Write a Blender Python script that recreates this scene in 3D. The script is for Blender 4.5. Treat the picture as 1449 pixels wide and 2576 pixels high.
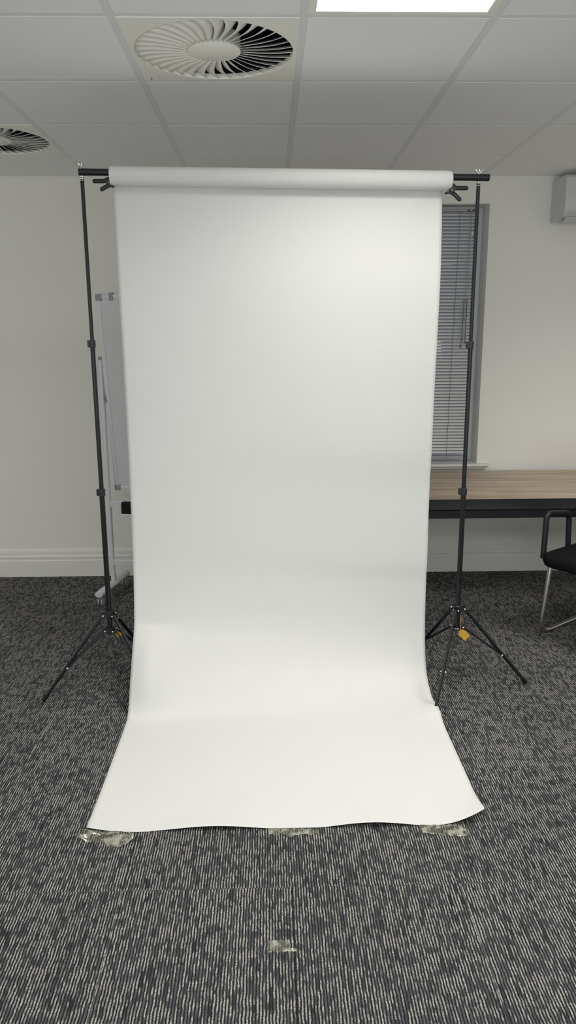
import bpy, bmesh, math, random
from mathutils import Vector, Matrix
random.seed(7)
C = bpy.context.scene.collection
for o in list(bpy.data.objects):
    bpy.data.objects.remove(o)
scene = bpy.context.scene
PI = math.pi

# ------------------------------------------------------------------ camera
H_CAM, F_PX = 1.578, 1877.12
PITCH, YAW, ROLL = 0.227, 0.0234, -0.0054
cp, sp, cy, sy = math.cos(PITCH), math.sin(PITCH), math.cos(YAW), math.sin(YAW)
fwd = Vector((sy*cp, cy*cp, -sp)); rt = Vector((cy, -sy, 0)); up = rt.cross(fwd)
r2 = math.cos(ROLL)*rt + math.sin(ROLL)*up
u2 = -math.sin(ROLL)*rt + math.cos(ROLL)*up
cam = bpy.data.cameras.new('camera'); camo = bpy.data.objects.new('camera', cam); C.objects.link(camo)
camo.matrix_world = Matrix(((r2.x, u2.x, -fwd.x, 0), (r2.y, u2.y, -fwd.y, 0), (r2.z, u2.z, -fwd.z, H_CAM), (0, 0, 0, 1)))
cam.sensor_fit = 'VERTICAL'; cam.sensor_height = 36.0; cam.sensor_width = 36.0*1449/2576
cam.lens = F_PX/2576*36.0; cam.clip_start = 0.05; cam.clip_end = 100
scene.camera = camo

# ------------------------------------------------------------------ world, lights, exposure
PANEL_POWER = 7.0            # glow of the panel diffusers
LAMP_W, LAMP_SPREAD = 13.3, 138.0   # downward light of each recessed panel
SKY = (0.48, 0.55, 0.70); SKY_STRENGTH = 0.2
scene.view_settings.view_transform = 'Standard'
scene.view_settings.look = 'None'
scene.view_settings.gamma = 1.0
scene.view_settings.use_curve_mapping = False
scene.view_settings.exposure = 0.0
scene.cycles.diffuse_bounces = 8; scene.cycles.max_bounces = 14
w = bpy.data.worlds.new('World'); scene.world = w; w.use_nodes = True
w.node_tree.nodes['Background'].inputs[0].default_value = (*SKY, 1)
w.node_tree.nodes['Background'].inputs[1].default_value = SKY_STRENGTH

# added fill light, shining in through an added window behind the camera
FILL_W, FILL_COL = 200.0, (0.95, 0.975, 1.0)
ld = bpy.data.lights.new('rear_fill', 'AREA'); ld.shape = 'RECTANGLE'; ld.size = 5.5; ld.size_y = 1.5
ld.energy = FILL_W; ld.color = FILL_COL
lo_ = bpy.data.objects.new('rear_fill', ld); C.objects.link(lo_)
lo_.location = (0.2, -2.55, 0.85); lo_.rotation_euler = (math.radians(112), 0, 0)      # shines towards +Y

# ------------------------------------------------------------------ node helpers
class NG:
    def __init__(s, name):
        s.m = bpy.data.materials.new(name); s.m.use_nodes = True
        s.t = s.m.node_tree; s.b = s.t.nodes['Principled BSDF']; s.out = s.t.nodes['Material Output']
    def n(s, typ, **kw):
        nd = s.t.nodes.new(typ)
        for k, v in kw.items(): setattr(nd, k, v)
        return nd
    def put(s, sock, v):
        if hasattr(v, 'is_linked'): s.t.links.new(v, sock)
        elif v is not None: sock.default_value = v
    def math(s, op, a, b=None, c=None, clamp=False):
        nd = s.n('ShaderNodeMath', operation=op, use_clamp=clamp)
        s.put(nd.inputs[0], a)
        if b is not None: s.put(nd.inputs[1], b)
        if c is not None: s.put(nd.inputs[2], c)
        return nd.outputs[0]
    def vec(s, x, y, z=0.0):
        nd = s.n('ShaderNodeCombineXYZ')
        for i, v in enumerate((x, y, z)): s.put(nd.inputs[i], v)
        return nd.outputs[0]
    def coord(s, kind='Object'): return s.n('ShaderNodeTexCoord').outputs[kind]
    def sep(s, v):
        nd = s.n('ShaderNodeSeparateXYZ'); s.put(nd.inputs[0], v); return nd.outputs
    def noise(s, v, scale=1.0, detail=2.0, rough=0.5):
        nd = s.n('ShaderNodeTexNoise'); s.put(nd.inputs['Vector'], v)
        nd.inputs['Scale'].default_value = scale; nd.inputs['Detail'].default_value = detail
        nd.inputs['Roughness'].default_value = rough
        return nd.outputs[0]
    def white(s, v):
        nd = s.n('ShaderNodeTexWhiteNoise', noise_dimensions='3D'); s.put(nd.inputs['Vector'], v); return nd.outputs['Value']
    def mix(s, f, a, b):
        nd = s.n('ShaderNodeMix', data_type='RGBA')
        s.put(nd.inputs[0], f)
        s.put(nd.inputs[6], a if hasattr(a, 'is_linked') else (*a, 1)); s.put(nd.inputs[7], b if hasattr(b, 'is_linked') else (*b, 1))
        return nd.outputs[2]
    def sstep(s, v, lo, hi, o0=0.0, o1=1.0):
        nd = s.n('ShaderNodeMapRange', interpolation_type='SMOOTHSTEP')
        s.put(nd.inputs[0], v); nd.inputs[1].default_value = lo; nd.inputs[2].default_value = hi
        nd.inputs[3].default_value = o0; nd.inputs[4].default_value = o1
        return nd.outputs[0]
    def bump(s, h, strength=0.3, dist=0.001):
        nd = s.n('ShaderNodeBump'); s.put(nd.inputs['Height'], h)
        nd.inputs['Strength'].default_value = strength; nd.inputs['Distance'].default_value = dist
        s.t.links.new(nd.outputs[0], s.b.inputs['Normal'])

def mat(name, col, rough=0.5, metal=0.0, spec=0.5, var=0.04, scale=40.0, bump=0.0, bdist=0.0005):
    g = NG(name)
    nz = g.noise(g.coord(), scale, 3.0)
    lo = tuple(c*(1-var) for c in col); hi = tuple(min(1, c*(1+var)) for c in col)
    g.put(g.b.inputs['Base Color'], g.mix(nz, lo, hi))
    g.b.inputs['Roughness'].default_value = rough; g.b.inputs['Metallic'].default_value = metal
    g.b.inputs['Specular IOR Level'].default_value = spec
    if bump: g.bump(nz, bump, bdist)
    return g.m

M = {}
M['wall'] = mat('wall_paint', (0.85, 0.83, 0.78), 0.85, spec=0.25, var=0.015, scale=3, bump=0)
M['side_wall'] = M['wall']
M['tile'] = mat('ceiling_tile', (0.93, 0.93, 0.935), 0.95, spec=0.1, var=0.035, scale=420, bump=0.25, bdist=0.0008)
M['tile_grid'] = mat('grid_enamel', (0.82, 0.82, 0.825), 0.5, spec=0.3, var=0.01, scale=5)
M['skirting'] = mat('skirting_paint', (0.82, 0.80, 0.76), 0.5, spec=0.35, var=0.01, scale=5)
M['window_white'] = mat('window_frame_white', (0.72, 0.74, 0.78), 0.4, var=0.01, scale=5)
M['sill'] = mat('sill_paint', (0.70, 0.69, 0.65), 0.4, var=0.01, scale=5)
M['paper'] = mat('backdrop_paper', (0.685, 0.68, 0.662), 0.8, spec=0.2, var=0.012, scale=9, bump=0.05, bdist=0.002)
M['black_metal'] = mat('black_powder_coat', (0.007, 0.008, 0.010), 0.34, spec=0.4, var=0.2, scale=60)
M['black_tube'] = mat('black_satin_tube', (0.010, 0.011, 0.014), 0.42, spec=0.45, var=0.2, scale=60)
M['black_plastic'] = mat('black_plastic', (0.012, 0.013, 0.015), 0.45, spec=0.5, var=0.2, scale=80)
M['rubber'] = mat('black_rubber', (0.012, 0.012, 0.012), 0.8, spec=0.2, var=0.2, scale=80)
M['chrome'] = mat('bright_chrome', (0.82, 0.81, 0.78), 0.18, metal=1.0, var=0.03, scale=30)
M['rivet'] = mat('zinc_rivet', (0.85, 0.85, 0.84), 0.3, metal=0.7, var=0.03, scale=30)
M['chair_chrome'] = mat('chair_chrome', (0.62, 0.60, 0.57), 0.22, metal=1.0, var=0.05, scale=20)
M['silver'] = mat('grey_aluminium', (0.68, 0.69, 0.73), 0.45, metal=0.15, var=0.02, scale=20)
M['light_silver'] = mat('pale_grey_steel', (0.66, 0.665, 0.68), 0.4, metal=0.1, var=0.02, scale=20)
M['grey_plastic'] = mat('grey_plastic', (0.30, 0.305, 0.32), 0.5, var=0.04, scale=30)
M['board'] = mat('whiteboard_enamel', (0.66, 0.665, 0.68), 0.25, spec=0.5, var=0.01, scale=4)
M['yellow_card'] = mat('yellow_card', (0.62, 0.36, 0.045), 0.7, spec=0.2, var=0.12, scale=60)
M['string'] = mat('orange_string', (0.48, 0.24, 0.06), 0.9, var=0.15, scale=200)
M['vent_white'] = mat('vent_enamel', (0.93, 0.91, 0.84), 0.45, spec=0.35, var=0.012, scale=30)
M['plenum'] = mat('plenum_dark', (0.026, 0.032, 0.042), 0.8, spec=0.1, var=0.1, scale=10)
M['blind'] = mat('blind_slat_grey', (0.84, 0.83, 0.81), 0.4, spec=0.45, var=0.015, scale=6)
M['cord'] = mat('blind_cord', (0.17, 0.17, 0.18), 0.7, var=0.05, scale=60)
M['blind_rail'] = mat('blind_rail_grey', (0.36, 0.36, 0.37), 0.4, var=0.02, scale=6)
M['desk_metal'] = mat('desk_anthracite_steel', (0.035, 0.037, 0.042), 0.5, var=0.05, scale=20)
M['fabric'] = mat('black_mesh_fabric', (0.008, 0.008, 0.009), 0.9, spec=0.15, var=0.25, scale=300, bump=0.3)
M['unit_white'] = mat('unit_white_plastic', (0.60, 0.60, 0.61), 0.4, var=0.01, scale=6)
M['mark'] = mat('grey_mark', (0.16, 0.16, 0.17), 0.6)

def carpet_mat():
    g = NG('ribbed_carpet')
    x, y, z = g.sep(g.coord())
    TX, TY = 0.05, 1.90
    tix = g.math('FLOOR', g.math('DIVIDE', g.math('SUBTRACT', x, TX), 0.5))
    tiy = g.math('FLOOR', g.math('DIVIDE', g.math('SUBTRACT', y, TY), 0.5))
    trand = g.white(g.vec(tix, tiy, 3.3))
    toff = g.math('MULTIPLY', trand, 0.0082)
    wob = g.noise(g.vec(g.math('MULTIPLY', x, 40.0), g.math('MULTIPLY', y, 34.0)), 1.0, 2.0)
    jit = g.noise(g.vec(g.math('MULTIPLY', x, 160.0), g.math('MULTIPLY', y, 260.0), 5.0), 1.0, 1.0)
    xx = g.math('ADD', g.math('ADD', g.math('ADD', x, toff), g.math('MULTIPLY', wob, 0.0062)), g.math('MULTIPLY', jit, 0.0026))
    rib = g.math('DIVIDE', xx, 0.0082)
    rid = g.math('FLOOR', rib); fr = g.math('FRACT', rib)
    crest = g.math('SINE', g.math('MULTIPLY', fr, PI))
    rr = g.math('ADD', g.math('MULTIPLY', rid, 13.37), g.math('MULTIPLY', trand, 77.0))
    n1 = g.noise(g.vec(rr, g.math('MULTIPLY', y, 21.0), 0.0), 1.0, 2.0)
    n2 = g.noise(g.vec(g.math('ADD', g.math('MULTIPLY', rr, 1.7), 51.0), g.math('MULTIPLY', y, 9.0), 4.0), 1.0, 2.0)
    blk = g.noise(g.vec(g.math('MULTIPLY', x, 21.0), g.math('MULTIPLY', y, 33.0), 9.0), 1.0, 1.0)
    blk2 = g.noise(g.vec(g.math('MULTIPLY', x, 3.0), g.math('MULTIPLY', y, 4.0), 2.0), 1.0, 1.0)
    val = g.math('ADD', n1, g.math('MULTIPLY', g.math('SUBTRACT', blk, 0.5), 0.34))
    val = g.math('ADD', val, g.math('MULTIPLY', g.math('SUBTRACT', blk2, 0.5), 0.10))
    L = g.sstep(val, 0.42, 0.57)
    m = g.sstep(n2, 0.28, 0.55)
    bead = g.noise(g.vec(g.math('MULTIPLY', rid, 3.1), g.math('MULTIPLY', y, 300.0), g.math('MULTIPLY', fr, 2.2)), 1.0, 2.0)
    beadv = g.sstep(bead, 0.34, 0.62, 0.18, 1.0)
    prof = g.sstep(crest, 0.25, 0.95)
    core = g.sstep(crest, 0.60, 0.97)
    base = g.mix(m, CARPET_DARK, CARPET_MID)
    pile0 = g.mix(prof, CARPET_DEEP, base)
    light = g.mix(beadv, CARPET_MID, CARPET_LIGHT)
    col = g.mix(g.math('MULTIPLY', L, core), pile0, light)
    # tile-to-tile tone and the seams between carpet tiles
    fx = g.math('FRACT', g.math('DIVIDE', g.math('SUBTRACT', x, TX), 0.5))
    fy = g.math('FRACT', g.math('DIVIDE', g.math('SUBTRACT', y, TY), 0.5))
    dx = g.math('MINIMUM', fx, g.math('SUBTRACT', 1.0, fx)); dy = g.math('MINIMUM', fy, g.math('SUBTRACT', 1.0, fy))
    seam = g.sstep(g.math('MINIMUM', dx, dy), 0.0005, 0.004)
    tone = g.math('ADD', 0.94, g.math('MULTIPLY', trand, 0.12))
    k = g.math('MULTIPLY', tone, g.math('ADD', 0.7, g.math('MULTIPLY', seam, 0.3)))
    sc = g.n('ShaderNodeVectorMath', operation='SCALE'); g.put(sc.inputs[0], col); g.put(sc.inputs['Scale'], k)
    g.put(g.b.inputs['Base Color'], sc.outputs[0])
    g.b.inputs['Roughness'].default_value = 0.95; g.b.inputs['Specular IOR Level'].default_value = 0.08
    hgt = g.math('ADD', g.math('MULTIPLY', crest, 0.8), g.math('MULTIPLY', bead, 0.5))
    g.bump(hgt, 0.6, 0.002)
    return g.m
CARPET_DEEP = (0.017, 0.018, 0.020); CARPET_DARK = (0.033, 0.035, 0.038)
CARPET_MID = (0.094, 0.096, 0.100); CARPET_LIGHT = (0.47, 0.44, 0.395)
M['carpet'] = carpet_mat()

def wood_mat():
    g = NG('pale_oak_laminate')
    x, y, z = g.sep(g.coord())
    board = g.math('FLOOR', g.math('DIVIDE', y, 0.115))
    wv = g.noise(g.vec(g.math('MULTIPLY', x, 3.0), g.math('MULTIPLY', y, 4.0), board), 1.0, 2.0)
    yy = g.math('ADD', y, g.math('MULTIPLY', wv, 0.05))
    v = g.vec(g.math('ADD', g.math('MULTIPLY', x, 1.5), g.math('MULTIPLY', board, 5.3)), g.math('MULTIPLY', yy, 30.0), z)
    a = g.noise(v, 1.0, 5.0, 0.55)
    b = g.noise(g.vec(g.math('MULTIPLY', x, 3.2), g.math('MULTIPLY', yy, 24.0), g.math('MULTIPLY', board, 3.0)), 1.0, 3.0)
    c1 = g.mix(g.sstep(a, 0.28, 0.70), (0.32, 0.25, 0.175), (0.60, 0.50, 0.375))
    c2 = g.mix(g.sstep(b, 0.56, 0.76), c1, (0.23, 0.175, 0.12))
    bt = g.math('MULTIPLY', g.white(g.vec(board, 1.0, 1.0)), 0.35)
    g.put(g.b.inputs['Base Color'], g.mix(bt, c2, (0.40, 0.33, 0.26)))
    g.b.inputs['Roughness'].default_value = 0.5; g.b.inputs['Specular IOR Level'].default_value = 0.35
    return g.m
M['wood'] = wood_mat()

def panel_mat():
    g = NG('led_diffuser')
    nz = g.noise(g.coord(), 3.0, 1.0)
    g.put(g.b.inputs['Base Color'], g.mix(nz, (0.8, 0.8, 0.79), (0.82, 0.82, 0.81)))
    g.b.inputs['Emission Color'].default_value = (1.0, 0.975, 0.935, 1)
    g.b.inputs['Emission Strength'].default_value = PANEL_POWER
    return g.m
M['panel'] = panel_mat()

def tape_mat():
    g = NG('clear_packing_tape')
    x = g.coord()
    nz = g.noise(x, 34.0, 4.0, 0.65)
    tr = g.n('ShaderNodeBsdfTransparent'); tr.inputs[0].default_value = (0.93, 0.94, 0.88, 1)
    gl = g.n('ShaderNodeBsdfGlossy'); gl.inputs['Roughness'].default_value = 0.14; gl.inputs['Color'].default_value = (0.9, 0.9, 0.82, 1)
    df = g.n('ShaderNodeBsdfDiffuse'); df.inputs[0].default_value = (0.62, 0.61, 0.53, 1)
    m1 = g.n('ShaderNodeMixShader'); g.put(m1.inputs[0], g.sstep(nz, 0.46, 0.66, 0.015, 0.42))
    g.t.links.new(tr.outputs[0], m1.inputs[1]); g.t.links.new(df.outputs[0], m1.inputs[2])
    m2 = g.n('ShaderNodeMixShader'); m2.inputs[0].default_value = 0.075
    g.t.links.new(m1.outputs[0], m2.inputs[1]); g.t.links.new(gl.outputs[0], m2.inputs[2])
    g.t.links.new(m2.outputs[0], g.out.inputs['Surface'])
    return g.m
M['tape'] = tape_mat()

def glass_mat():
    g = NG('window_glass')
    nz = g.noise(g.coord(), 2.0, 1.0)
    tr = g.n('ShaderNodeBsdfTransparent'); g.put(tr.inputs[0], g.mix(nz, (0.90, 0.93, 0.94), (0.92, 0.95, 0.95)))
    gl = g.n('ShaderNodeBsdfGlossy'); gl.inputs['Roughness'].default_value = 0.02
    m2 = g.n('ShaderNodeMixShader'); m2.inputs[0].default_value = 0.08
    g.t.links.new(tr.outputs[0], m2.inputs[1]); g.t.links.new(gl.outputs[0], m2.inputs[2])
    g.t.links.new(m2.outputs[0], g.out.inputs['Surface'])
    return g.m
M['glass'] = glass_mat()

# ------------------------------------------------------------------ mesh helpers
def new(): return bmesh.new()
def obj(name, bm, material, parent=None, smooth=None, loc=None, bevel=0, solid=0):
    me = bpy.data.meshes.new(name)
    bmesh.ops.recalc_face_normals(bm, faces=bm.faces)
    bm.to_mesh(me); bm.free()
    o = bpy.data.objects.new(name, me); C.objects.link(o)
    me.materials.append(material)
    if parent is not None:
        # geometry is given in world space; the thing's Empty sits at its base
        o.parent = parent
        root = parent
        off = Vector((0, 0, 0))
        while root is not None:
            off += root.location; root = root.parent
        me.transform(Matrix.Translation(-off))
    if loc is not None:
        me.transform(Matrix.Translation(-Vector(loc))); o.location = loc
    if smooth is not None:
        for p in me.polygons: p.use_smooth = True
        if smooth < 180:
            me.set_sharp_from_angle(angle=math.radians(smooth))
    if solid:
        md = o.modifiers.new('solidify', 'SOLIDIFY'); md.thickness = solid; md.offset = 0
    if bevel:
        md = o.modifiers.new('bevel', 'BEVEL'); md.width = bevel; md.segments = 2; md.limit_method = 'ANGLE'
    return o
def thing(name, label, cat, loc=(0, 0, 0), group=None):
    o = bpy.data.objects.new(name, None); C.objects.link(o); o.location = loc
    o.empty_display_size = 0.1
    return tag(o, label, cat, group)
def tag(o, label, cat, group=None):
    o['label'] = label; o['category'] = cat
    if group: o['group'] = group
    return o
def struct(o, label=None):
    o['kind'] = 'structure'
    if label: o['label'] = label
    return o
def box(bm, x0, x1, y0, y1, z0, z1, mtx=None):
    vs = [bm.verts.new((x, y, z)) for x in (x0, x1) for y in (y0, y1) for z in (z0, z1)]
    if mtx is not None:
        for v in vs: v.co = mtx @ v.co
    for f in ((0, 1, 3, 2), (4, 6, 7, 5), (0, 4, 5, 1), (2, 3, 7, 6), (0, 2, 6, 4), (1, 5, 7, 3)):
        bm.faces.new([vs[i] for i in f])
    return vs
def frame_of(d):
    d = d.normalized(); a = Vector((0, 0, 1)) if abs(d.z) < 0.9 else Vector((1, 0, 0))
    u = d.cross(a).normalized(); return u, d.cross(u).normalized()
def tube(bm, pts, r, seg=20, caps=True, flat=None):
    """tube through points; r number or list; flat=(axis, scale) squashes the section"""
    pts = [Vector(p) for p in pts]; n = len(pts)
    rs = r if isinstance(r, (list, tuple)) else [r]*n
    rings = []; u = None
    for i, p in enumerate(pts):
        if i == 0: d = pts[1]-pts[0]
        elif i == n-1: d = pts[-1]-pts[-2]
        else: d = (pts[i+1]-p).normalized()+(p-pts[i-1]).normalized()
        d.normalize()
        if u is None: u, v = frame_of(d)
        else:
            u = (u-d*u.dot(d)).normalized(); v = d.cross(u)
        ring = []
        for k in range(seg):
            a = 2*PI*k/seg
            off = (u*math.cos(a)+v*math.sin(a))*rs[i]
            if flat is not None:
                ax = Vector(flat[0]).normalized(); off -= ax*off.dot(ax)*(1-flat[1])
            ring.append(bm.verts.new(p+off))
        rings.append(ring)
    for a, b in zip(rings, rings[1:]):
        for k in range(seg):
            bm.faces.new((a[k], a[(k+1) % seg], b[(k+1) % seg], b[k]))
    if caps:
        bm.faces.new(rings[0]); bm.faces.new(rings[-1])
def bent(pts, rad=0.03, n=7):
    """polyline with rounded corners"""
    pts = [Vector(p) for p in pts]; out = [pts[0]]
    for a, b, c in zip(pts, pts[1:], pts[2:]):
        d1 = (a-b).normalized(); d2 = (c-b).normalized()
        q = min(rad, (a-b).length*.48, (c-b).length*.48)
        p1, p2 = b+d1*q, b+d2*q
        for i in range(n+1):
            t = i/n; out.append((1-t)**2*p1+2*t*(1-t)*b+t*t*p2)
    out.append(pts[-1]); return out
def ball(bm, c, r, sub=10, sc=(1, 1, 1)):
    m = Matrix.Translation(c) @ Matrix.Diagonal((*[r*s for s in sc], 1))
    bmesh.ops.create_uvsphere(bm, u_segments=sub*2, v_segments=sub, radius=1, matrix=m)
def prism_x(bm, prof, x0, x1):
    """extrude a (y,z) profile along x"""
    a = [bm.verts.new((x0, y, z)) for y, z in prof]; b = [bm.verts.new((x1, y, z)) for y, z in prof]
    n = len(prof)
    for i in range(n): bm.faces.new((a[i], a[(i+1) % n], b[(i+1) % n], b[i]))
    bm.faces.new(a); bm.faces.new(b)
def disc(bm, c, r, z, seg=48, r_in=None):
    pass

# ------------------------------------------------------------------ the room
ZC = 2.560; YW = 4.955; XL, XR, YR = -3.40, 3.85, -1.80
CELL = 0.6; GX, GY = -0.481, 2.609          # grid line positions of the suspended ceiling
WX0, WX1, WZ0, WZ1 = 0.25, 1.392, 0.756, 2.402   # window opening in the back wall

bm = new(); box(bm, XL-.1, XR+.1, YR-.1, YW+.35, -0.10, 0.0)
struct(obj('floor', bm, M['carpet']), 'dark grey ribbed loop carpet tiles with pale flecks')
bm = new()
for x0, x1, z0, z1 in ((XL-.1, WX0, 0, 2.75), (WX1, XR+.1, 0, 2.75), (WX0, WX1, 0, WZ0-.0), (WX0, WX1, WZ1, 2.75)):
    box(bm, x0, x1, YW, YW+.22, z0, z1)
struct(obj('wall_back', bm, M['wall']), 'plain light grey painted wall behind the backdrop')
bm = new(); box(bm, XL-.1, XL, YR-.1, YW, 0, 2.75); struct(obj('wall_left', bm, M['side_wall']), 'light grey painted side wall on the left')
bm = new(); box(bm, XR, XR+.1, YR-.1, YW, 0, 2.75); struct(obj('wall_right', bm, M['side_wall']), 'light grey painted side wall on the right')
VX0, VX1, VZ0, VZ1 = -2.6, 3.0, .80, 2.46       # opening of the added, unseen window that lets the fill light in
bm = new()
for x0, x1, z0, z1 in ((XL, VX0, 0, 2.75), (VX1, XR, 0, 2.75), (VX0, VX1, 0, VZ0), (VX0, VX1, VZ1, 2.75)): box(bm, x0, x1, YR-.1, YR, z0, z1)
struct(obj('wall_front', bm, M['side_wall']), 'light grey painted wall behind the camera')

# lights and vents take whole cells of the ceiling grid: (column, row)
LIGHTS = [(1, -1), (1, -5), (4, 0), (4, -5), (-4, -1), (-4, -5)]  # only the first panel is seen; the rest are unseen, placed for their light
VENTS = [(0, 0), (-2, 2)]
open_cells = set(LIGHTS) | set(VENTS)
i0, i1 = math.floor((XL-GX)/CELL), math.ceil((XR-GX)/CELL)
j0, j1 = math.floor((YR-GY)/CELL), math.ceil((YW-GY)/CELL)
bm = new(); gr = new()
for i in range(i0, i1):
    for j in range(j0, j1):
        if (i, j) in open_cells: continue
        x0, x1 = max(GX+i*CELL, XL), min(GX+(i+1)*CELL, XR)
        y0, y1 = max(GY+j*CELL, YR), min(GY+(j+1)*CELL, YW)
        if x1-x0 < .02 or y1-y0 < .02: continue
        box(bm, x0, x1, y0, y1, ZC+.002, ZC+.02)
        m_ = .0132
        bx0, bx1 = x0+m_, x1-m_; by0, by1 = y0+m_, y1-m_
        e = .001                                  # slightly eased lower edge of each tile
        lo = [bm.verts.new((x, y, ZC-.0006)) for x, y in ((bx0+e, by0+e), (bx1-e, by0+e), (bx1-e, by1-e), (bx0+e, by1-e))]
        mi = [bm.verts.new((x, y, ZC-.0002)) for x, y in ((bx0, by0), (bx1, by0), (bx1, by1), (bx0, by1))]
        hi = [bm.verts.new((x, y, ZC+.002)) for x, y in ((bx0, by0), (bx1, by0), (bx1, by1), (bx0, by1))]
        bm.faces.new(lo)
        for A, B in ((lo, mi), (mi, hi)):
            for k in range(4): bm.faces.new((A[k], A[(k+1) % 4], B[(k+1) % 4], B[k]))
ceil_ob = struct(obj('ceiling', bm, M['tile']), 'suspended ceiling of square pale grey tiles in a metal grid')
for i in range(i0, i1+1):
    x = GX+i*CELL
    if XL+.02 < x < XR-.02: box(gr, x-.012, x+.012, YR, YW, ZC, ZC+.0018)
for j in range(j0, j1+1):
    y = GY+j*CELL
    if YR+.02 < y < YW-.02: box(gr, XL, XR, y-.012, y+.012, ZC+.0002, ZC+.0019)
obj('ceiling_grid', gr, M['tile_grid'], ceil_ob)
bm = new(); box(bm, XL-.1, XR+.1, YR-.1, YW+.2, 2.75, 2.80); struct(obj('trim_1', bm, M['tile']), 'slab above the suspended ceiling')

# skirting board with a moulded top
prof = [(YW, 0), (YW-.020, 0), (YW-.020, .112), (YW-.0165, .118), (YW-.0165, .128), (YW-.020, .134), (YW-.018, .146),
        (YW-.012, .152), (YW-.012, .172), (YW-.008, .186), (YW-.003, .192), (YW, .192)]
bm = new(); prism_x(bm, prof, XL, XR); struct(obj('baseboard_back', bm, M['skirting']), 'moulded skirting board along the back wall')

# window: frame, pane; the sill is a moulded trim
win = struct(thing('window_1', 'white framed window behind the venetian blind', 'window', (WX0, YW+.15, WZ0)))
del win['category']
bm = new()
fy0, fy1, fw = YW+.150, YW+.205, .050
box(bm, WX0, WX0+fw, fy0, fy1, WZ0, WZ1); box(bm, WX1-fw, WX1, fy0, fy1, WZ0, WZ1)
box(bm, WX0+fw, WX1-fw, fy0, fy1, WZ0, WZ0+fw); box(bm, WX0+fw, WX1-fw, fy0, fy1, WZ1-fw, WZ1)
xm = (WX0+WX1)/2; box(bm, xm-.025, xm+.025, fy0, fy1, WZ0+fw, WZ1-fw)
obj('window_frame', bm, M['window_white'], win, bevel=.004)
bm = new(); box(bm, WX0+fw, xm-.025, fy0+.02, fy0+.026, WZ0+fw, WZ1-fw); box(bm, xm+.025, WX1-fw, fy0+.02, fy0+.026, WZ0+fw, WZ1-fw)
obj('window_pane', bm, M['glass'], win)
bm = new()
prof = [(YW+.15, WZ0-.010), (YW+.15, WZ0+.002), (YW-.040, WZ0+.002), (YW-.046, WZ0-.004), (YW-.046, WZ0-.012), (YW-.040, WZ0-.018), (YW, WZ0-.018), (YW, WZ0-.010)]
prism_x(bm, [(YW, WZ0-.018), (YW, WZ0+.003), (YW-.040, WZ0+.003), (YW-.046, WZ0-.002), (YW-.046, WZ0-.012), (YW-.040, WZ0-.018)], WX0-.07, WX1+.07)
box(bm, WX0, WX1, YW, YW+.15, WZ0-.018, WZ0+.003)
prism_x(bm, [(YW, WZ0-.052), (YW, WZ0-.018), (YW-.034, WZ0-.018), (YW-.030, WZ0-.030), (YW-.020, WZ0-.038), (YW-.016, WZ0-.046), (YW-.014, WZ0-.052)], WX0-.045, WX1+.045)
struct(obj('trim_2', bm, M['sill'], bevel=.0015), 'moulded white window sill board')

win2 = struct(thing('added_window', 'unseen white framed window added behind the camera for the fill light', 'window', (0.2, YR-.05, VZ0)))
del win2['category']
bm = new()
for k in range(5):
    x = VX0+.03+(VX1-VX0-.06)*k/4; box(bm, x-.03, x+.03, YR-.08, YR-.02, VZ0, VZ1)
for z in (VZ0+.03, VZ1-.03): box(bm, VX0, VX1, YR-.079, YR-.021, z-.03, z+.03)
obj('window_frame', bm, M['window_white'], win2)
bm = new(); box(bm, VX0+.03, VX1-.03, YR-.053, YR-.047, VZ0+.03, VZ1-.03); obj('window_pane', bm, M['glass'], win2)

# ------------------------------------------------------------------ ceiling lights
def light_panel(i, j, label):
    x0, y0 = GX+i*CELL, GY+j*CELL; x1, y1 = x0+CELL, y0+CELL
    t = thing('ceiling_light', label, 'ceiling light', ((x0+x1)/2, (y0+y1)/2, ZC), 'square recessed light panels in the ceiling')
    bm = new(); a, b = .012, .036
    for bx in ((x0+a, x1-a, y0+a, y0+b), (x0+a, x1-a, y1-b, y1-a), (x0+a, x0+b, y0+b, y1-b), (x1-b, x1-a, y0+b, y1-b)):
        box(bm, *bx, ZC-.001, ZC+.05)
    obj('frame', bm, M['vent_white'], t)
    bm = new(); box(bm, x0+b-.001, x1-b+.001, y0+b-.001, y1-b+.001, ZC+.004, ZC+.010); obj('diffuser', bm, M['panel'], t)
    bm = new(); box(bm, x0+a, x1-a, y0+a, y1-a, ZC+.05, ZC+.06); obj('back_plate', bm, M['vent_white'], t)
    la = bpy.data.lights.new('panel_lamp', 'AREA'); la.shape = 'SQUARE'; la.size = x1-x0-2*b
    la.energy = LAMP_W; la.color = (1.0, 0.975, 0.935); la.spread = math.radians(LAMP_SPREAD)
    lo = bpy.data.objects.new('panel_lamp', la); C.objects.link(lo); lo.parent = t; lo.location = (0, 0, .003)
    return t
for k, (i, j) in enumerate(LIGHTS):
    if k == 0: lab = 'lit square white light panel at the top edge, right of the round vent'
    else:
        lab = 'unseen ceiling panel placed for its light, %s, %s' % ({1: 'middle column', 4: 'column by right wall', -4: 'column by left wall'}[i],
              {0: 'beside the backdrop', -1: 'beside the backdrop', -5: 'row above the camera'}[j])
    light_panel(i, j, lab)

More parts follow.
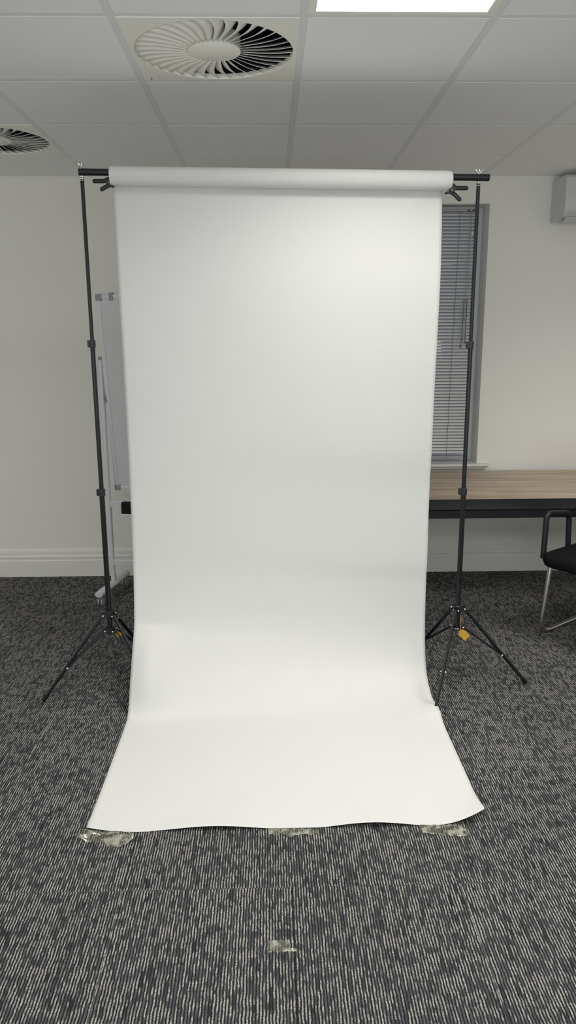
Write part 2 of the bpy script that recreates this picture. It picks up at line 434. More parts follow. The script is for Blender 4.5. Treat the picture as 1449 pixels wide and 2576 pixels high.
# ------------------------------------------------------------------ swirl vents
def swirl_vent(cx, cyy, label):
    t = thing('ceiling_vent', label, 'air vent', (cx, cyy, ZC), 'round swirl vents in square ceiling plates')
    RO, RI, NV = .276, .092, 36
    S = .288
    bm = new(); n = 96                               # square face plate with a round opening
    inner, outer, innu, outu = [], [], [], []
    for k in range(n):
        a = 2*PI*k/n; c, s = math.cos(a), math.sin(a)
        inner.append(bm.verts.new((cx+RO*c, cyy+RO*s, ZC-.002))); innu.append(bm.verts.new((cx+RO*c, cyy+RO*s, ZC+.017)))
        q = S/max(abs(c), abs(s)); outer.append(bm.verts.new((cx+q*c, cyy+q*s, ZC-.002))); outu.append(bm.verts.new((cx+q*c, cyy+q*s, ZC+.017)))
    for k in range(n):
        l = (k+1) % n
        bm.faces.new((inner[k], inner[l], outer[l], outer[k])); bm.faces.new((inner[k], innu[k], innu[l], inner[l])); bm.faces.new((outer[k], outer[l], outu[l], outu[k]))
    obj('face_plate', bm, M['vent_white'], t)
    bm = new()                                       # hub
    ring = []
    for r, z in ((.001, ZC-.0035), (.005, ZC-.0035), (.0052, ZC-.002), (RI-.003, ZC-.002), (RI, ZC), (RI, ZC+.05)):
        ring.append([bm.verts.new((cx+r*math.cos(2*PI*k/64), cyy+r*math.sin(2*PI*k/64), z)) for k in range(64)])
    for A, B in zip(ring, ring[1:]):
        for k in range(64): bm.faces.new((A[k], A[(k+1) % 64], B[(k+1) % 64], B[k]))
    bm.faces.new(ring[0]); bm.faces.new(ring[-1])
    obj('hub', bm, M['vent_white'], t, smooth=35)
    bm = new()                                       # dark box above the vanes
    box(bm, cx-S, cx+S, cyy-S, cyy+S, ZC+.0172, ZC+.17)
    top = [f for f in bm.faces if abs(f.calc_center_median().z-(ZC+.0172)) < 1e-4]
    bmesh.ops.delete(bm, geom=top, context='FACES_ONLY')
    obj('plenum', bm, M['plenum'], t)
    for k in range(NV):
        bm = new(); rows = []
        for q in range(9):
            tt = q/8; r = RI+(RO-.001-RI)*tt
            a = 2*PI*k/NV+.07*math.sin(PI*tt)
            ch = 2*PI*r/NV*1.12
            row = []
            for e in range(5):
                u = e/4
                al = math.radians(21+8*u)
                h = ch*u
                ta = h*math.cos(al); zz = h*math.sin(al)
                row.append(bm.verts.new((cx+r*math.cos(a)-ta*math.sin(a), cyy+r*math.sin(a)+ta*math.cos(a), ZC-.001+zz)))
            rows.append(row)
        for A, B in zip(rows, rows[1:]):
            for e in range(4): bm.faces.new((A[e], A[e+1], B[e+1], B[e]))
        obj('vane', bm, M['vent_white'], t, smooth=60, solid=.0012)
    bm = new(); box(bm, cx-.262, cx-.258, cyy+.262, cyy+.284, ZC-.0026, ZC-.0018); obj('mark', bm, M['mark'], t)
    return t
swirl_vent(GX+.3, GY+.3, 'round swirl vent with curved vanes, nearest one, directly above the white backdrop')
swirl_vent(GX-1.5*CELL, GY+2.5*CELL, 'round swirl vent with curved vanes, cut by the left edge of the photo')

# ------------------------------------------------------------------ paper backdrop
YT = 3.20                            # axis of the crossbar
def zbar(x): return 2.229-.0132*(x+.74)
RR = .0365
def zroll(x): return 2.2145-.0132*(x+.622)   # paper roll hangs on the bar
PX0, PX1 = -.622, .712
back = thing('paper_backdrop', 'wide white paper backdrop roll hanging down and sweeping forward over the carpet', 'backdrop', (.045, 3.0, 0))
bm = new(); rx0, rx1 = -.622, .739; rings = []
NS = 64
for x, r in ((rx0, .019), (rx0, RR-.001), (rx0+.002, RR), (rx1-.016, RR), (rx1-.015, RR-.002), (rx1-.004, RR-.002), (rx1, RR-.006), (rx1, .019)):
    rings.append([bm.verts.new((x, YT+r*math.cos(2*PI*k/NS), zroll(x)+r*math.sin(2*PI*k/NS))) for k in range(NS)])
rings.append(rings[0])
for A, B in zip(rings, rings[1:]):
    for k in range(NS): bm.faces.new((A[k], A[(k+1) % NS], B[(k+1) % NS], B[k]))
obj('paper_roll', bm, M['paper'], back, smooth=40)

def resample(poly, n):
    pts = [Vector((0, *p)) for p in poly]
    # Catmull-Rom smoothing, then equal arc-length samples
    fine = []
    for i in range(len(pts)-1):
        p0, p1, p2, p3 = pts[max(i-1, 0)], pts[i], pts[i+1], pts[min(i+2, len(pts)-1)]
        for q in range(16):
            t = q/16
            fine.append(.5*((2*p1)+(-p0+p2)*t+(2*p0-5*p1+4*p2-p3)*t*t+(-p0+3*p1-3*p2+p3)*t**3))
    fine.append(pts[-1])
    d = [0]
    for a, b in zip(fine, fine[1:]): d.append(d[-1]+(b-a).length)
    out = []; j = 0
    for k in range(n):
        s = d[-1]*k/(n-1)
        while j < len(d)-2 and d[j+1] < s: j += 1
        t = (s-d[j])/max(d[j+1]-d[j], 1e-9); out.append(fine[j].lerp(fine[j+1], min(1, t)))
    return out
YB = YT+RR+.0012
left = [(YB, zroll(PX0)), (YB, 2.15), (3.243, 2.0), (3.247, 1.72), (3.258, 1.40), (3.258, 1.10), (3.240, .72), (3.222, .52), (3.182, .335), (3.134, .25), (3.082, .175), (3.026, .105), (2.972, .040), (2.915, .006), (2.80, .002), (2.6, .002), (2.4, .002), (2.172, .002)]
right = [(YB, zroll(PX1)), (YB, 2.14), (3.222, 2.0), (3.214, 1.80), (3.230, 1.55), (3.244, 1.33), (3.252, 1.10), (3.266, .90), (3.260, .60), (3.266, .48), (3.258, .30), (3.235, .18), (3.195, .092), (3.130, .040), (3.030, .012), (2.88, .004), (2.75, .002), (2.6, .002), (2.4, .002), (2.172, .002)]
NSMP, NU = 260, 90
Lp, Rp = resample(left, NSMP), resample(right, NSMP)
def gauss(a, b): return math.exp(-(a/b)**2)
bm = new(); grid = []
for k in range(NSMP):
    row = []
    for q in range(NU+1):
        u = q/NU; us = u*u*(3-2*u)
        p = Lp[k].lerp(Rp[k], us); x = PX0+(PX1-PX0)*u; yv, zv = p.y, p.z
        # long shallow ripples down the hanging sheet
        if zv > .3 and zv < 2.1:
            wv = min(1, (zv-.3)/.4)*min(1, (2.1-zv)/.3)
            yv += wv*.0022*math.sin(2.6*zv+5*u)*math.sin(7*u+1.1*zv)
        # the sheet drapes over the tripod feet that reach under it
        if zv < .36:
            w1 = gauss(x+.535, .085)*math.sin(PI*min(1, max(0, (zv+.03)/.36)))
            if zv < .1 and yv < 2.97: w1 *= max(0, 1-(2.97-yv)/.16)
            yv -= .050*w1; zv += .030*w1
            w3 = gauss(x-.70, .05)*gauss(yv-2.93, .075)
            zv += .030*w3*min(1, max(0, (.2-zv)/.15))
        g2 = gauss(x+.46-(.16-zv)*.4, .018)*gauss(zv-.16, .06)
        yv += .006*g2
        # the front edge lifts off the carpet between the strips of tape
        e = max(0, 1-(yv-2.172)/.22) if yv < 2.40 else 0
        if e > 0:
            lift = 0
            for a, b, h in ((.17, .46, .013), (.58, .84, .015)):
                if a < u < b: lift += h*math.sin(PI*(u-a)/(b-a))**1.3
            if u < .07: lift += .006*((.07-u)/.07)**1.2
            if u > .88: lift += .042*((u-.88)/.12)**1.5
            zv += lift*e**1.6
            if u > .9: x -= .008*((u-.9)/.1)**2*e
            if u > .86: yv += .022*((u-.86)/.14)**2*e*e
            if u < .09: yv += .016*((.09-u)/.09)**1.5*e*e
            if .09 < u < .16: yv -= .004*e
        # right edge curls slightly off the floor
        if zv < .05 and u > .93 and 2.2 < yv < 2.9: zv += .006*((u-.93)/.07)**2
        row.append(bm.verts.new((x, yv, zv)))
    grid.append(row)
for A, B in zip(grid, grid[1:]):
    for q in range(NU): bm.faces.new((A[q], A[q+1], B[q+1], B[q]))
obj('paper_sheet', bm, M['paper'], back, smooth=180, solid=.0006)

# ------------------------------------------------------------------ crossbar
bm = new()
def bp(x): return (x, YT, zbar(x))
tube(bm, [bp(-.746), bp(-.745), bp(-.708)], .0134, 28); tube(bm, [bp(.835), bp(.890)], .0134, 28)
tube(bm, [bp(-.708), bp(.835)], .0129, 28)
tag(obj('crossbar', bm, M['black_tube'], smooth=40, loc=bp(.07)), 'black metal crossbar carrying the white paper roll between both stands', 'crossbar')

# ------------------------------------------------------------------ stands
def wing_nut(t, x, z, yaw, m):
    bm = new()
    tube(bm, [(x, YT, z-.003), (x, YT, z+.004), (x, YT, z+.009)], [.0065, .006, .0035], 16)
    for s in (-1, 1):
        d = Vector((math.cos(yaw)*s, math.sin(yaw)*s, 0))
        b = Vector((x, YT, z+.002))
        tube(bm, [b+d*.003, b+d*.008+Vector((0, 0, .006)), b+d*.013+Vector((0, 0, .014)), b+d*.0145+Vector((0, 0, .0165))], [.0030, .0036, .0040, .002], 12)
    obj('wing_nut', bm, m, t, smooth=50)
def light_stand(x, label, ztop, zc, zh, z1, z2, legs, nut_yaw, knob_side, pole_lab=None):
    t = thing('backdrop_stand', label, 'backdrop stand', (x, YT, 0), 'tripod stands holding up the backdrop')
    bm = new(); tube(bm, [(x, YT, zh-.018), (x, YT, z1)], .0112, 24); obj('lower_pole', bm, M['black_metal'], t, smooth=40)
    bm = new(); tube(bm, [(x, YT, z1-.01), (x, YT, z2)], .0094, 24); obj('middle_pole', bm, M['black_metal'], t, smooth=40)
    bm = new(); tube(bm, [(x, YT, z2-.01), (x, YT, ztop-.019)], .0076, 24)
    obj('upper_pole', bm, M['black_metal'], t, smooth=40)
    bm = new(); tube(bm, [(x, YT, ztop-.021), (x, YT, ztop-.017), (x, YT, ztop-.015)], [.0085, .0085, .006], 20)
    for dz in (.025, .031): tube(bm, [(x, YT, ztop-dz-.0012), (x, YT, ztop-dz+.0012)], .0081, 20)
    tube(bm, [(x, YT, ztop-.02), (x, YT, ztop+.03)], .0032, 12)
    obj('spigot', bm, M['chrome'], t, smooth=40)
    wing_nut(t, x, ztop+.0132, nut_yaw, M['chrome'])
    for zz, r in ((z1, .0150), (z2, .0130)):
        bm = new()
        tube(bm, [(x, YT, zz-.016), (x, YT, zz-.015), (x, YT, zz+.013), (x, YT, zz+.015)], [r-.001, r, r, r-.002], 24)
        s = knob_side
        box(bm, min(x, x+s*(r+.006)), max(x, x+s*(r+.006)), YT-.009, YT+.009, zz-.015, zz+.013)
        obj('collar', bm, M['black_plastic'], t, smooth=40, bevel=.001)
    # collar with the three leg hinges, and the lower hub with the three brace hinges
    bm = new(); tube(bm, [(x, YT, zc-.014), (x, YT, zc+.012), (x, YT, zc+.015)], [.0165, .0165, .013], 24)
    hb = new(); tube(hb, [(x, YT, zh-.016), (x, YT, zh+.010)], .0155, 24)
    feet = []
    for ang, L in legs:
        a = math.radians(ang); d = Vector((math.cos(a), math.sin(a), 0)); sd = Vector((-d.y, d.x, 0))
        mt = Matrix(((d.x, sd.x, 0, x), (d.y, sd.y, 0, YT), (0, 0, 1, 0), (0, 0, 0, 1)))
        for s in (-1, 1):
            box(bm, .012, .036, s*.0085-.0015, s*.0085+.0015, zc-.012, zc+.008, mt)
            box(hb, .012, .032, s*.0075-.0015, s*.0075+.0015, zh-.012, zh+.006, mt)
        feet.append((d, sd, L))
    obj('leg_collar', bm, M['black_plastic'], t, smooth=40)
    obj('brace_hub', hb, M['black_plastic'], t, smooth=40)
    def rivet(par, p, sd):
        bm = new()
        for s in (-1, 1): ball(bm, p+sd*s*.0105, .0042, 6, (1, 1, 1))
        tube(bm, [p-sd*.0105, p+sd*.0105], .002, 8)
        obj('rivet', bm, M['rivet'], par, smooth=180)
    for d, sd, L in feet:
        o = Vector((x, YT, 0)); A = o+d*.030+Vector((0, 0, zc-.002)); B = o+d*L+Vector((0, 0, .008))
        bm = new(); tube(bm, [A, B], .0078, 18, flat=(sd, .85))
        lg = obj('leg', bm, M['black_metal'], t, smooth=40)
        rivet(lg, A, sd)
        Q = A.lerp(B, .60)
        n = (B-A).normalized()
        bm = new(); tube(bm, [B-n*.030, B-n*.004, B], [.0092, .0095, .007], 18); obj('foot_cap', bm, M['rubber'], lg, smooth=40)
        Hh = o+d*.026+Vector((0, 0, zh-.003))
        bm = new()
        for s in (-1, 1):
            off = sd*s*.0088
            tube(bm, [Hh+off, Q+off-Vector((0, 0, .006))], .0036, 10)
        br = obj('brace', bm, M['black_metal'], t, smooth=40)
        rivet(br, Hh, sd); rivet(br, Q-Vector((0, 0, .005)), sd)
    return t
light_stand(-.735, 'black tripod backdrop stand left of the white paper, with whiteboard behind it', zbar(-.735), .374, .301, .936, 1.566,
            [(200.3, .313), (323, .313), (62, .313)], .9, -1)
light_stand(.848, 'black tripod backdrop stand right of the white paper, in front of the desk', zbar(.848), .380, .292, .924, 1.553,
            [(-1, .336), (241.3, .318), (118, .336)], .0, -1)

# ------------------------------------------------------------------ spring clamps at the ends of the roll
def clamp(s, x, label, upper, lower, pivot):
    """s=+1 handles point right; x = end of paper roll; points are (outward, height)"""
    t = thing('spring_clamp', label, 'clamp', (x, YT, pivot[1]), 'black spring clamps at the ends of the paper roll')
    y = YT-.004
    P = lambda q: Vector((x+s*q[0], y, q[1]))
    fl = ((0, 1, 0), .85)
    bm = new(); tube(bm, bent([P(q) for q in upper], .012), .0082, 14, flat=fl); ball(bm, P(upper[-1]), .0082, 7, (1, .85, 1))
    obj('upper_arm', bm, M['black_plastic'], t, smooth=60)
    bm = new(); pts = bent([P(q) for q in lower], .010); n = len(pts)
    tube(bm, pts, [.0045+.0037*min(1, k/(n*.45)) for k in range(n)], 14, flat=fl); ball(bm, P(lower[-1]), .0082, 7, (1, .85, 1))
    obj('lower_arm', bm, M['black_plastic'], t, smooth=60)
    bm = new(); q = P(pivot); tube(bm, [q+Vector((0, -.013, 0)), q+Vector((0, .013, 0))], .0115, 18)
    obj('pivot', bm, M['black_plastic'], t, smooth=40)
    bm = new(); tube(bm, [q+Vector((-s*.004, -.0142, -.002)), q+Vector((-s*.004, -.0128, -.002))], .0030, 12)
    obj('spring_pin', bm, M['grey_plastic'], t, smooth=40)
clamp(-1, rx0, 'black spring clamp gripping the left end of the paper roll',
      [(-.008, 2.206), (.006, 2.203), (.024, 2.1945), (.064, 2.1945)], [(-.012, 2.1725), (.006, 2.180), (.036, 2.1645)], (.007, 2.190))
clamp(1, rx1, 'black spring clamp gripping the right end of the paper roll',
      [(-.006, 2.186), (.003, 2.178), (.016, 2.1675), (.060, 2.1675)], [(-.026, 2.1480), (-.004, 2.1530), (.012, 2.145), (.034, 2.1250)], (.003, 2.161))

# ------------------------------------------------------------------ yellow tags tied to the stands
def hang_tag(p, top, ax, ang, w_, h_, label):
    t = thing('hang_tag', label, 'tag', p, 'yellow card tags tied to the stands')
    p = Vector(p); ax = Vector(ax).normalized()
    bm = new()
    mt = Matrix.Translation(p) @ Matrix(((ax.x, -ax.y, 0, 0), (ax.y, ax.x, 0, 0), (0, 0, 1, 0), (0, 0, 0, 1))) @ Matrix.Rotation(ang, 4, 'Y')
    c = .012
    pr_ = [(-w_/2+c, 0), (w_/2-c, 0), (w_/2, -c), (w_/2, -h_), (-w_/2, -h_), (-w_/2, -c)]
    f = [bm.verts.new(mt @ Vector((a, -.0012, b))) for a, b in pr_]; g = [bm.verts.new(mt @ Vector((a, .0012, b))) for a, b in pr_]
    bm.faces.new(f); bm.faces.new(g)
    for i in range(6): bm.faces.new((f[i], f[(i+1) % 6], g[(i+1) % 6], g[i]))
    obj('card', bm, M['yellow_card'], t)
    q = mt @ Vector((0, 0, -.006)); top = Vector(top)
    bm = new(); tube(bm, [q+Vector((0, -.002, 0)), q.lerp(top, .4)+Vector((.001, -.003, 0)), top], .0012, 8)
    ball(bm, q.lerp(top, .72)+Vector((0, -.002, 0)), .0030, 6, (1, 1, 1.5))
    tube(bm, [q.lerp(top, .72)+Vector((-.002, -.002, 0)), q.lerp(top, .72)+Vector((.008, -.003, .001))], .0011, 8)
    obj('string', bm, M['string'], t, smooth=60)
hang_tag((.853, 3.170, .282), (.858, 3.180, .352), (1, .15, 0), -.80, .034, .056, 'yellow card tag hanging under the hub of the right stand')
hang_tag((-.712, 3.232, .292), (-.700, 3.222, .370), (.62, .78, 0), -.30, .028, .044, 'yellow card tag hanging beside the hub of the left stand')

# ------------------------------------------------------------------ tape on the carpet
def tape(label, pts_back, pts_front, seed, z_back, amp, group='clear tape pieces on the carpet', nu=40, nv=14, z0=.0015):
    rnd = random.Random(seed)
    def lerp_list(ps, t):
        t *= len(ps)-1; i = min(int(t), len(ps)-2); f = t-i
        return Vector((ps[i][0]*(1-f)+ps[i+1][0]*f, ps[i][1]*(1-f)+ps[i+1][1]*f, 0))
    ph = [rnd.uniform(0, 6.28) for _ in range(8)]
    cx = sum(p[0] for p in pts_back+pts_front)/len(pts_back+pts_front); cyy = sum(p[1] for p in pts_back+pts_front)/len(pts_back+pts_front)
    bm = new(); g = []
    for a in range(nu+1):
        u = a/nu; row = []
        B, F = lerp_list(pts_back, u), lerp_list(pts_front, u)
        for b in range(nv+1):
            v = b/nv; p = B.lerp(F, v)
            wr = abs(math.sin(u*14+ph[0]+3*v))*.5+abs(math.sin(u*23+ph[1]-7*v))*.3+abs(math.sin(9*v+ph[2]+8*u))*.4
            jit = rnd.uniform(0, .25)
            zz = z0+z_back*(1-v)**2+amp*(wr+jit)*(.4+.6*math.sin(PI*min(1, max(0, v))))
            ex = .0025*math.sin(40*u+ph[3])+rnd.uniform(-.0012, .0012)
            row.append(bm.verts.new((p.x, p.y+(ex if b in (0, nv) else 0), zz)))
        g.append(row)
    for A, B in zip(g, g[1:]):
        for b in range(nv): bm.faces.new((A[b], A[b+1], B[b+1], B[b]))
    o = obj('tape_strip', bm, M['tape'], smooth=30, loc=(cx, cyy, 0), solid=.0002)
    return tag(o, label, 'tape', group)
tape('crumpled clear tape sticking down the left front corner of the paper',
     [(-.648, 2.150), (-.625, 2.184), (-.57, 2.172), (-.50, 2.166), (-.465, 2.164)], [(-.640, 2.146), (-.606, 2.118), (-.565, 2.126), (-.530, 2.094), (-.492, 2.090), (-.470, 2.112), (-.455, 2.138)], 3, .0, .0085)
tape('flat clear tape sticking down the middle of the front paper edge',
     [(-.018, 2.170), (.04, 2.171), (.09, 2.170), (.147, 2.160)], [(-.020, 2.140), (.03, 2.142), (.052, 2.122), (.068, 2.138), (.145, 2.140)], 5, .0, .0018)
tape('wrinkled clear tape below the right front part of the paper edge',
     [(.478, 2.174), (.55, 2.172), (.60, 2.172), (.632, 2.160)], [(.485, 2.133), (.55, 2.120), (.61, 2.110), (.640, 2.115)], 8, .0, .0045)
tape('small clear tape scrap alone on the open carpet in the foreground',
     [(-.018, 1.697), (.012, 1.700), (.036, 1.699), (.040, 1.672), (.058, 1.668)], [(-.022, 1.659), (.012, 1.660), (.036, 1.660), (.042, 1.660), (.056, 1.660)], 11, 0, .0016)

# ------------------------------------------------------------------ venetian blind
BY = 5.035; BX0, BX1 = WX0+.035, 1.341
bl = thing('venetian_blind', 'closed grey venetian blind hanging in the window behind the right stand', 'blind', (.8, BY, 0.79))
bm = new(); box(bm, BX0, BX1, BY-.018, BY+.018, 2.366, 2.394); hr = obj('headrail', bm, M['blind_rail'], bl, bevel=.002)
bm = new()
for dx in (.060, .030, .012): box(bm, BX1-dx-.011, BX1-dx, BY-.024, BY-.018, 2.366, 2.376)
obj('cord_lock', bm, M['black_plastic'], hr)
bm = new(); z = 2.352; pitch = .0212
while z > .808:
    prev = None
    for k in range(5):
        u = k/4-.5; al = math.radians(37)
        yy = BY-u*.0265*math.cos(al); zz = z-u*.0265*math.sin(al)+.0018*(1-(2*u)**2)
        A = bm.verts.new((BX0, yy-.0016*(1-(2*u)**2), zz)); B = bm.verts.new((BX1, yy-.0016*(1-(2*u)**2), zz))
        if prev: bm.faces.new((prev[0], prev[1], B, A))
        prev = (A, B)
    z -= pitch
obj('slats', bm, M['blind'], bl, smooth=60, solid=.0004)
bm = new(); box(bm, BX0, BX1, BY-.012, BY+.012, .782, .798); obj('bottom_rail', bm, M['blind_rail'], bl, bevel=.002)
for x in (BX0+.13, .80, 1.212):
    bm = new()
    tube(bm, [(x+.012, BY-.0135, 2.366), (x-.012, BY-.0135, .782)], .0014, 8); obj('ladder_cord', bm, M['cord'], bl)
bm = new(); tube(bm, [(BX1-.052, BY-.024, 2.366), (BX1-.060, BY-.024, 1.815)], .0011, 8); tube(bm, [(BX1-.045, BY-.024, 2.366), (BX1-.046, BY-.024, 1.815)], .0011, 8)
pc = obj('pull_cord', bm, M['cord'], bl)
for xa, xb, za, zb in ((1.2715, 1.2655, 1.825, 1.555), (1.291, 1.2885, 1.825, 1.545)):
    bm = new(); tube(bm, [(xa, BY-.024, za), (xb, BY-.024, zb)], .0032, 10); obj('wand', bm, M['cord'], bl, smooth=40)
for xa, za in ((1.262, 1.535),):
    bm = new(); tube(bm, [(xa, BY-.024, za+.012), (xa, BY-.024, za-.016)], [.003, .007], 12); obj('tassel', bm, M['cord'], pc, smooth=40)

# ------------------------------------------------------------------ whiteboard on a wheeled stand
wb = thing('mobile_whiteboard', 'grey framed whiteboard on a wheeled stand, mostly hidden behind the left paper edge', 'whiteboard', (-.3, 4.5, 0))
bd = Vector((.976, -.219, 0)).normalized(); bn = Vector((bd.y, -bd.x, 0))      # board direction, normal towards camera
if bn.y > 0: bn = -bn
UP = Vector((-1.002, 4.545, 0)); WB = 1.25
TL = math.radians(5.6); vdir = (Vector((0, 0, 1))*math.cos(TL)+bn*math.sin(TL)).normalized(); nrm = (bn*math.cos(TL)-Vector((0, 0, 1))*math.sin(TL)).normalized()
piv = UP+bd*.022+Vector((0, 0, 1.255))
mtb = Matrix(((bd.x, nrm.x, vdir.x, piv.x), (bd.y, nrm.y, vdir.y, piv.y), (bd.z, nrm.z, vdir.z, piv.z), (0, 0, 0, 1)))
HB = .585; WBd = WB-.05
bm = new(); box(bm, .012, WBd-.012, -.006, .006, -HB+.012, HB-.012, mtb); obj('board_panel', bm, M['board'], wb)
bm = new(); f_ = .026
box(bm, 0, f_, -.010, .010, -HB+f_, HB-f_, mtb); box(bm, WBd-f_, WBd, -.010, .010, -HB+f_, HB-f_, mtb)
box(bm, f_, WBd-f_, -.010, .010, HB-f_, HB, mtb); box(bm, f_, WBd-f_, -.010, .010, -HB, -HB+f_, mtb)
obj('board_frame', bm, M['silver'], wb, bevel=.003)
for sx in (0, WBd-.038):
    for sz in (-HB-.002, HB-.036):
        bm = new(); box(bm, sx-.002, sx+.040, -.013, .013, sz, sz+.038, mtb); obj('corner_cap', bm, M['grey_plastic'], wb, bevel=.006)
bm = new(); box(bm, .083, .107, -.014, .014, HB-.034, HB+.008, mtb); obj('clip', bm, M['grey_plastic'], wb, bevel=.003)
for e in (0, WB+.02):
    U = UP+bd*e
    bm = new(); tube(bm, [U+Vector((0, 0, .10)), U+Vector((0, 0, 1.468))], .0135, 20); ut = obj('upright', bm, M['silver'], wb, smooth=40)
    bm = new(); tube(bm, [U+Vector((0, 0, 1.466)), U+Vector((0, 0, 1.482)), U+Vector((0, 0, 1.486))], [.0145, .0145, .012], 20); obj('end_cap', bm, M['grey_plastic'], ut, smooth=40)
    s = 1 if e == 0 else -1
    bm = new(); k0 = U+bd*s*.012+Vector((0, 0, 1.252)); tube(bm, [k0, k0+bd*s*.012], .016, 18)
    box(bm, -.006+.012*s, .006+.012*s, -.012, .012, -.035, .035, Matrix.Translation(k0)); obj('pivot_knob', bm, M['grey_plastic'], ut, smooth=40)
    # foot with a castor at each end
    fd = Vector((.20, .98, 0)).normalized()
    bm = new(); a, b = U-fd*.235+Vector((0, 0, .078)), U+fd*.215+Vector((0, 0, .078))
    tube(bm, [a, a+fd*.004, b-fd*.004, b], [.022, .026, .026, .022], 20, flat=((0, 0, 1), .72))
    tube(bm, [U+Vector((0, 0, .085)), U+Vector((0, 0, .125))], .0165, 20)
    ft = obj('foot', bm, M['light_silver'], wb, smooth=40)
    for q in (a+fd*.035, b-fd*.035):
        bm = new(); g0 = Vector((q.x, q.y, 0)); ax = bd
        tube(bm, [g0+Vector((0, 0, .046)), g0+Vector((0, 0, .064))], [.011, .013], 14)
        for sg in (-1, 1): tube(bm, [g0+ax*(sg*.010-.005)+Vector((0, 0, .024)), g0+ax*(sg*.010+.005)+Vector((0, 0, .024))], .024, 20)
        tube(bm, [g0-ax*.012+Vector((0, 0, .024)), g0+ax*.012+Vector((0, 0, .024))], .005, 10)
        tube(bm, [g0+Vector((0, 0, .03)), g0+Vector((0, 0, .05))], .0045, 10)
        obj('castor', bm, M['grey_plastic'], ft, smooth=40)
def bar(bm, z0, z1, e0, e1, n0, n1):
    mt = Matrix(((bd.x, bn.x, 0, UP.x), (bd.y, bn.y, 0, UP.y), (0, 0, 1, 0), (0, 0, 0, 1)))
    box(bm, e0, e1, n0, n1, z0, z1, mt)
bm = new(); bar(bm, .572, .615, .010, WB+.01, -.010, .010); obj('crossrail', bm, M['light_silver'], wb, bevel=.003)
bm = new(); bar(bm, .198, .236, .010, WB+.01, -.010, .010); obj('crossrail', bm, M['light_silver'], wb, bevel=.003)
bm = new(); bar(bm, .532, .537, .075, 1.0, .010, .085); bar(bm, .537, .552, .075, 1.0, .080, .085); bar(bm, .532, .580, .075, 1.0, .010, .014)
obj('pen_tray', bm, M['light_silver'], wb)
mt = Matrix(((bd.x, bn.x, 0, UP.x), (bd.y, bn.y, 0, UP.y), (0, 0, 1, 0), (0, 0, 0, 1)))
bm = new(); box(bm, .102, .232, .025, .065, .5375, .620, mt)
er = obj('board_eraser', bm, M['rubber'], loc=tuple(mt @ Vector((.167, .045, .5375))), bevel=.012)
tag(er, 'black rounded block resting on the whiteboard tray, half hidden by the paper', 'board eraser')

# ------------------------------------------------------------------ desk against the window wall
dk = thing('desk', 'long pale oak desk with dark steel frame below the window', 'desk', (1.5, 4.48, 0))
DX0, DX1, DY0, DY1, DZ = .55, 2.60, 4.115, 4.90, .715
bm = new(); box(bm, DX0, DX1, DY0, DY1, DZ-.026, DZ); obj('desktop', bm, M['wood'], dk, bevel=.0015)
bm = new(); box(bm, DX0+.06, DX1-.06, DY0+.045, DY0+.085, .618, DZ-.027); obj('front_beam', bm, M['desk_metal'], dk, bevel=.003)
bm = new(); box(bm, DX0+.06, DX1-.06, DY0+.30, DY0+.34, .505, .556); box(bm, DX0+.06, DX1-.06, DY0+.34, DY0+.44, .505, .511); obj('cable_tray', bm, M['desk_metal'], dk, bevel=.003)
bm = new(); box(bm, DX0+.06, DX1-.06, DY1-.10, DY1-.06, .632, DZ-.027); obj('rear_beam', bm, M['desk_metal'], dk, bevel=.003)
for x in (DX0+.03, DX1-.08):
    for y in (DY0+.045, DY1-.10):
        bm = new(); box(bm, x, x+.05, y, y+.05, .004, DZ-.027); lg = obj('leg', bm, M['desk_metal'], dk, bevel=.003)
    bm = new(); box(bm, x, x+.05, DY0+.095, DY1-.10, .632, DZ-.027)
    for yy in (.30, ): box(bm, x+.005, x+.05, DY0+yy, DY0+yy+.14, .507, .64)
    obj('side_beam', bm, M['desk_metal'], dk, bevel=.003)

# ------------------------------------------------------------------ cantilever armchair at the right
FD = Vector((-.80, -.60, 0)).normalized(); SD = Vector((.60, -.80, 0)).normalized()   # front, and across (towards camera)
O = Vector((1.4420, 3.7695, 0))      # foot bend of the far front leg
ch = thing('cantilever_chair', 'black cantilever armchair with bent chrome legs at the right edge, beside the desk', 'chair', tuple(O-FD*.25+SD*.25))
def cpt(f, s, z): return O+FD*f+SD*s+Vector((0, 0, z))
W = .50
for s, so in ((0, 1), (W, -1)):
    bm = new()
    tube(bm, bent([cpt(-.075, s, .385), cpt(-.012, s, .0125), cpt(-.43, s, .0125), cpt(-.45, s+so*.03, .0125)], .10), .0125, 18)
    obj('leg', bm, M['chair_chrome'], ch, smooth=60)
bm = new(); tube(bm, [cpt(-.44, .02, .0125), cpt(-.44, W-.02, .0125)], .0122, 16)
tube(bm, bent([cpt(-.06, 0, .388), cpt(-.38, 0, .388), cpt(-.44, 0, .43), cpt(-.48, 0, .86)], .06), .0122, 16)
tube(bm, bent([cpt(-.06, W, .388), cpt(-.38, W, .388), cpt(-.44, W, .43), cpt(-.48, W, .86)], .06), .0122, 16)
tube(bm, [cpt(-.10, 0, .388), cpt(-.10, W, .388)], .011, 14)
obj('seat_frame', bm, M['chair_chrome'], ch, smooth=60)
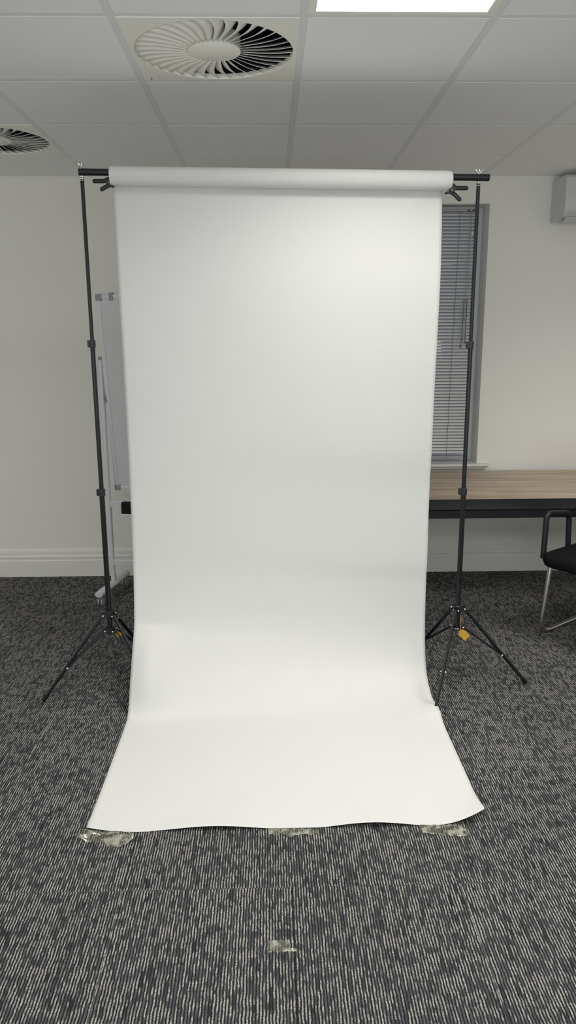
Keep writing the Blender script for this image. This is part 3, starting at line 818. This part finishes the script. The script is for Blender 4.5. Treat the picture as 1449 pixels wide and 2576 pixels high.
# seat: rounded-corner cushion
def cushion(bm, f0, f1, s0, s1, z0, z1, rad, crown):
    outline = []
    for (cf, cs, a0) in ((f1-rad, s1-rad, 0), (f0+rad, s1-rad, 90), (f0+rad, s0+rad, 180), (f1-rad, s0+rad, 270)):
        for k in range(9):
            a = math.radians(a0+90*k/8); outline.append((cf+rad*math.cos(a), cs+rad*math.sin(a)))
    mf, ms = (f0+f1)/2, (s0+s1)/2; rings = []
    for z, sc in ((z0, .90), (z0+.010, .97), ((z0+z1)/2, 1.0), (z1-.012, .985), (z1, .93), (z1+crown*.6, .6), (z1+crown, .2)):
        rings.append([bm.verts.new(cpt(mf+(f-mf)*sc, ms+(q-ms)*sc, z)) for f, q in outline])
    n = len(outline)
    for A, B in zip(rings, rings[1:]):
        for k in range(n): bm.faces.new((A[k], A[(k+1) % n], B[(k+1) % n], B[k]))
    bm.faces.new(rings[0]); bm.faces.new(rings[-1])
bm = new(); cushion(bm, -.45, .022, -.026, W+.026, .396, .466, .08, .010); obj('seat', bm, M['fabric'], ch, smooth=60)
bm = new()
rows = []
for a in range(13):
    t = a/12; row = []
    for b in range(13):
        u = b/12
        f = -.435-.035*t+.03*math.sin(PI*u)*-1-.02*math.sin(PI*t)
        row.append(bm.verts.new(cpt(f, .012+(W-.024)*u, .50+.44*t)))
    rows.append(row)
for A, B in zip(rows, rows[1:]):
    for b in range(12): bm.faces.new((A[b], A[b+1], B[b+1], B[b]))
obj('backrest', bm, M['fabric'], ch, smooth=180, solid=.02)
for s, so in ((-.034, 1), (W+.034, -1)):
    bm = new()
    tube(bm, bent([cpt(-.052, s, .425), cpt(-.058, s, .668), cpt(-.275, s, .640), cpt(-.29, s, .425)], .04), .0175, 16, flat=(SD, .8))
    tube(bm, [cpt(-.052, s, .43), cpt(-.052, s+so*.05, .43)], .012, 12); tube(bm, [cpt(-.29, s, .43), cpt(-.29, s+so*.05, .43)], .012, 12)
    obj('armrest', bm, M['black_plastic'], ch, smooth=60)
bm = new()
for f in (-.14, -.36): tube(bm, [cpt(f, .05, .350), cpt(f, .05, .386)], .017, 16)
obj('seat_bracket', bm, M['grey_plastic'], ch, smooth=40)

# ------------------------------------------------------------------ wall-mounted unit, upper right
ac = thing('wall_unit', 'pale box-shaped unit mounted high on the back wall, cut by the right edge', 'wall unit', (2.22, YW, 2.27))
ax0, ax1 = 1.778, 2.60
bm = new()
pf = [(YW-.001, 2.285), (YW-.001, 2.530), (YW-.205, 2.530), (YW-.225, 2.515), (YW-.235, 2.40), (YW-.232, 2.325), (YW-.205, 2.290), (YW-.10, 2.285)]
prism_x(bm, pf, ax0, ax1); obj('casing', bm, M['unit_white'], ac, bevel=.006)
bm = new(); fl = Matrix.Translation((0, YW-.215, 2.289)) @ Matrix.Rotation(math.radians(-14), 4, 'X')
box(bm, ax0+.012, ax1-.02, -.015, .075, -.012, -.006, fl); obj('louver', bm, M['unit_white'], ac, bevel=.002)
bm = new(); box(bm, ax0+.03, ax1-.03, YW-.17, YW-.10, 2.2835, 2.2870); obj('air_slot', bm, M['mark'], ac)
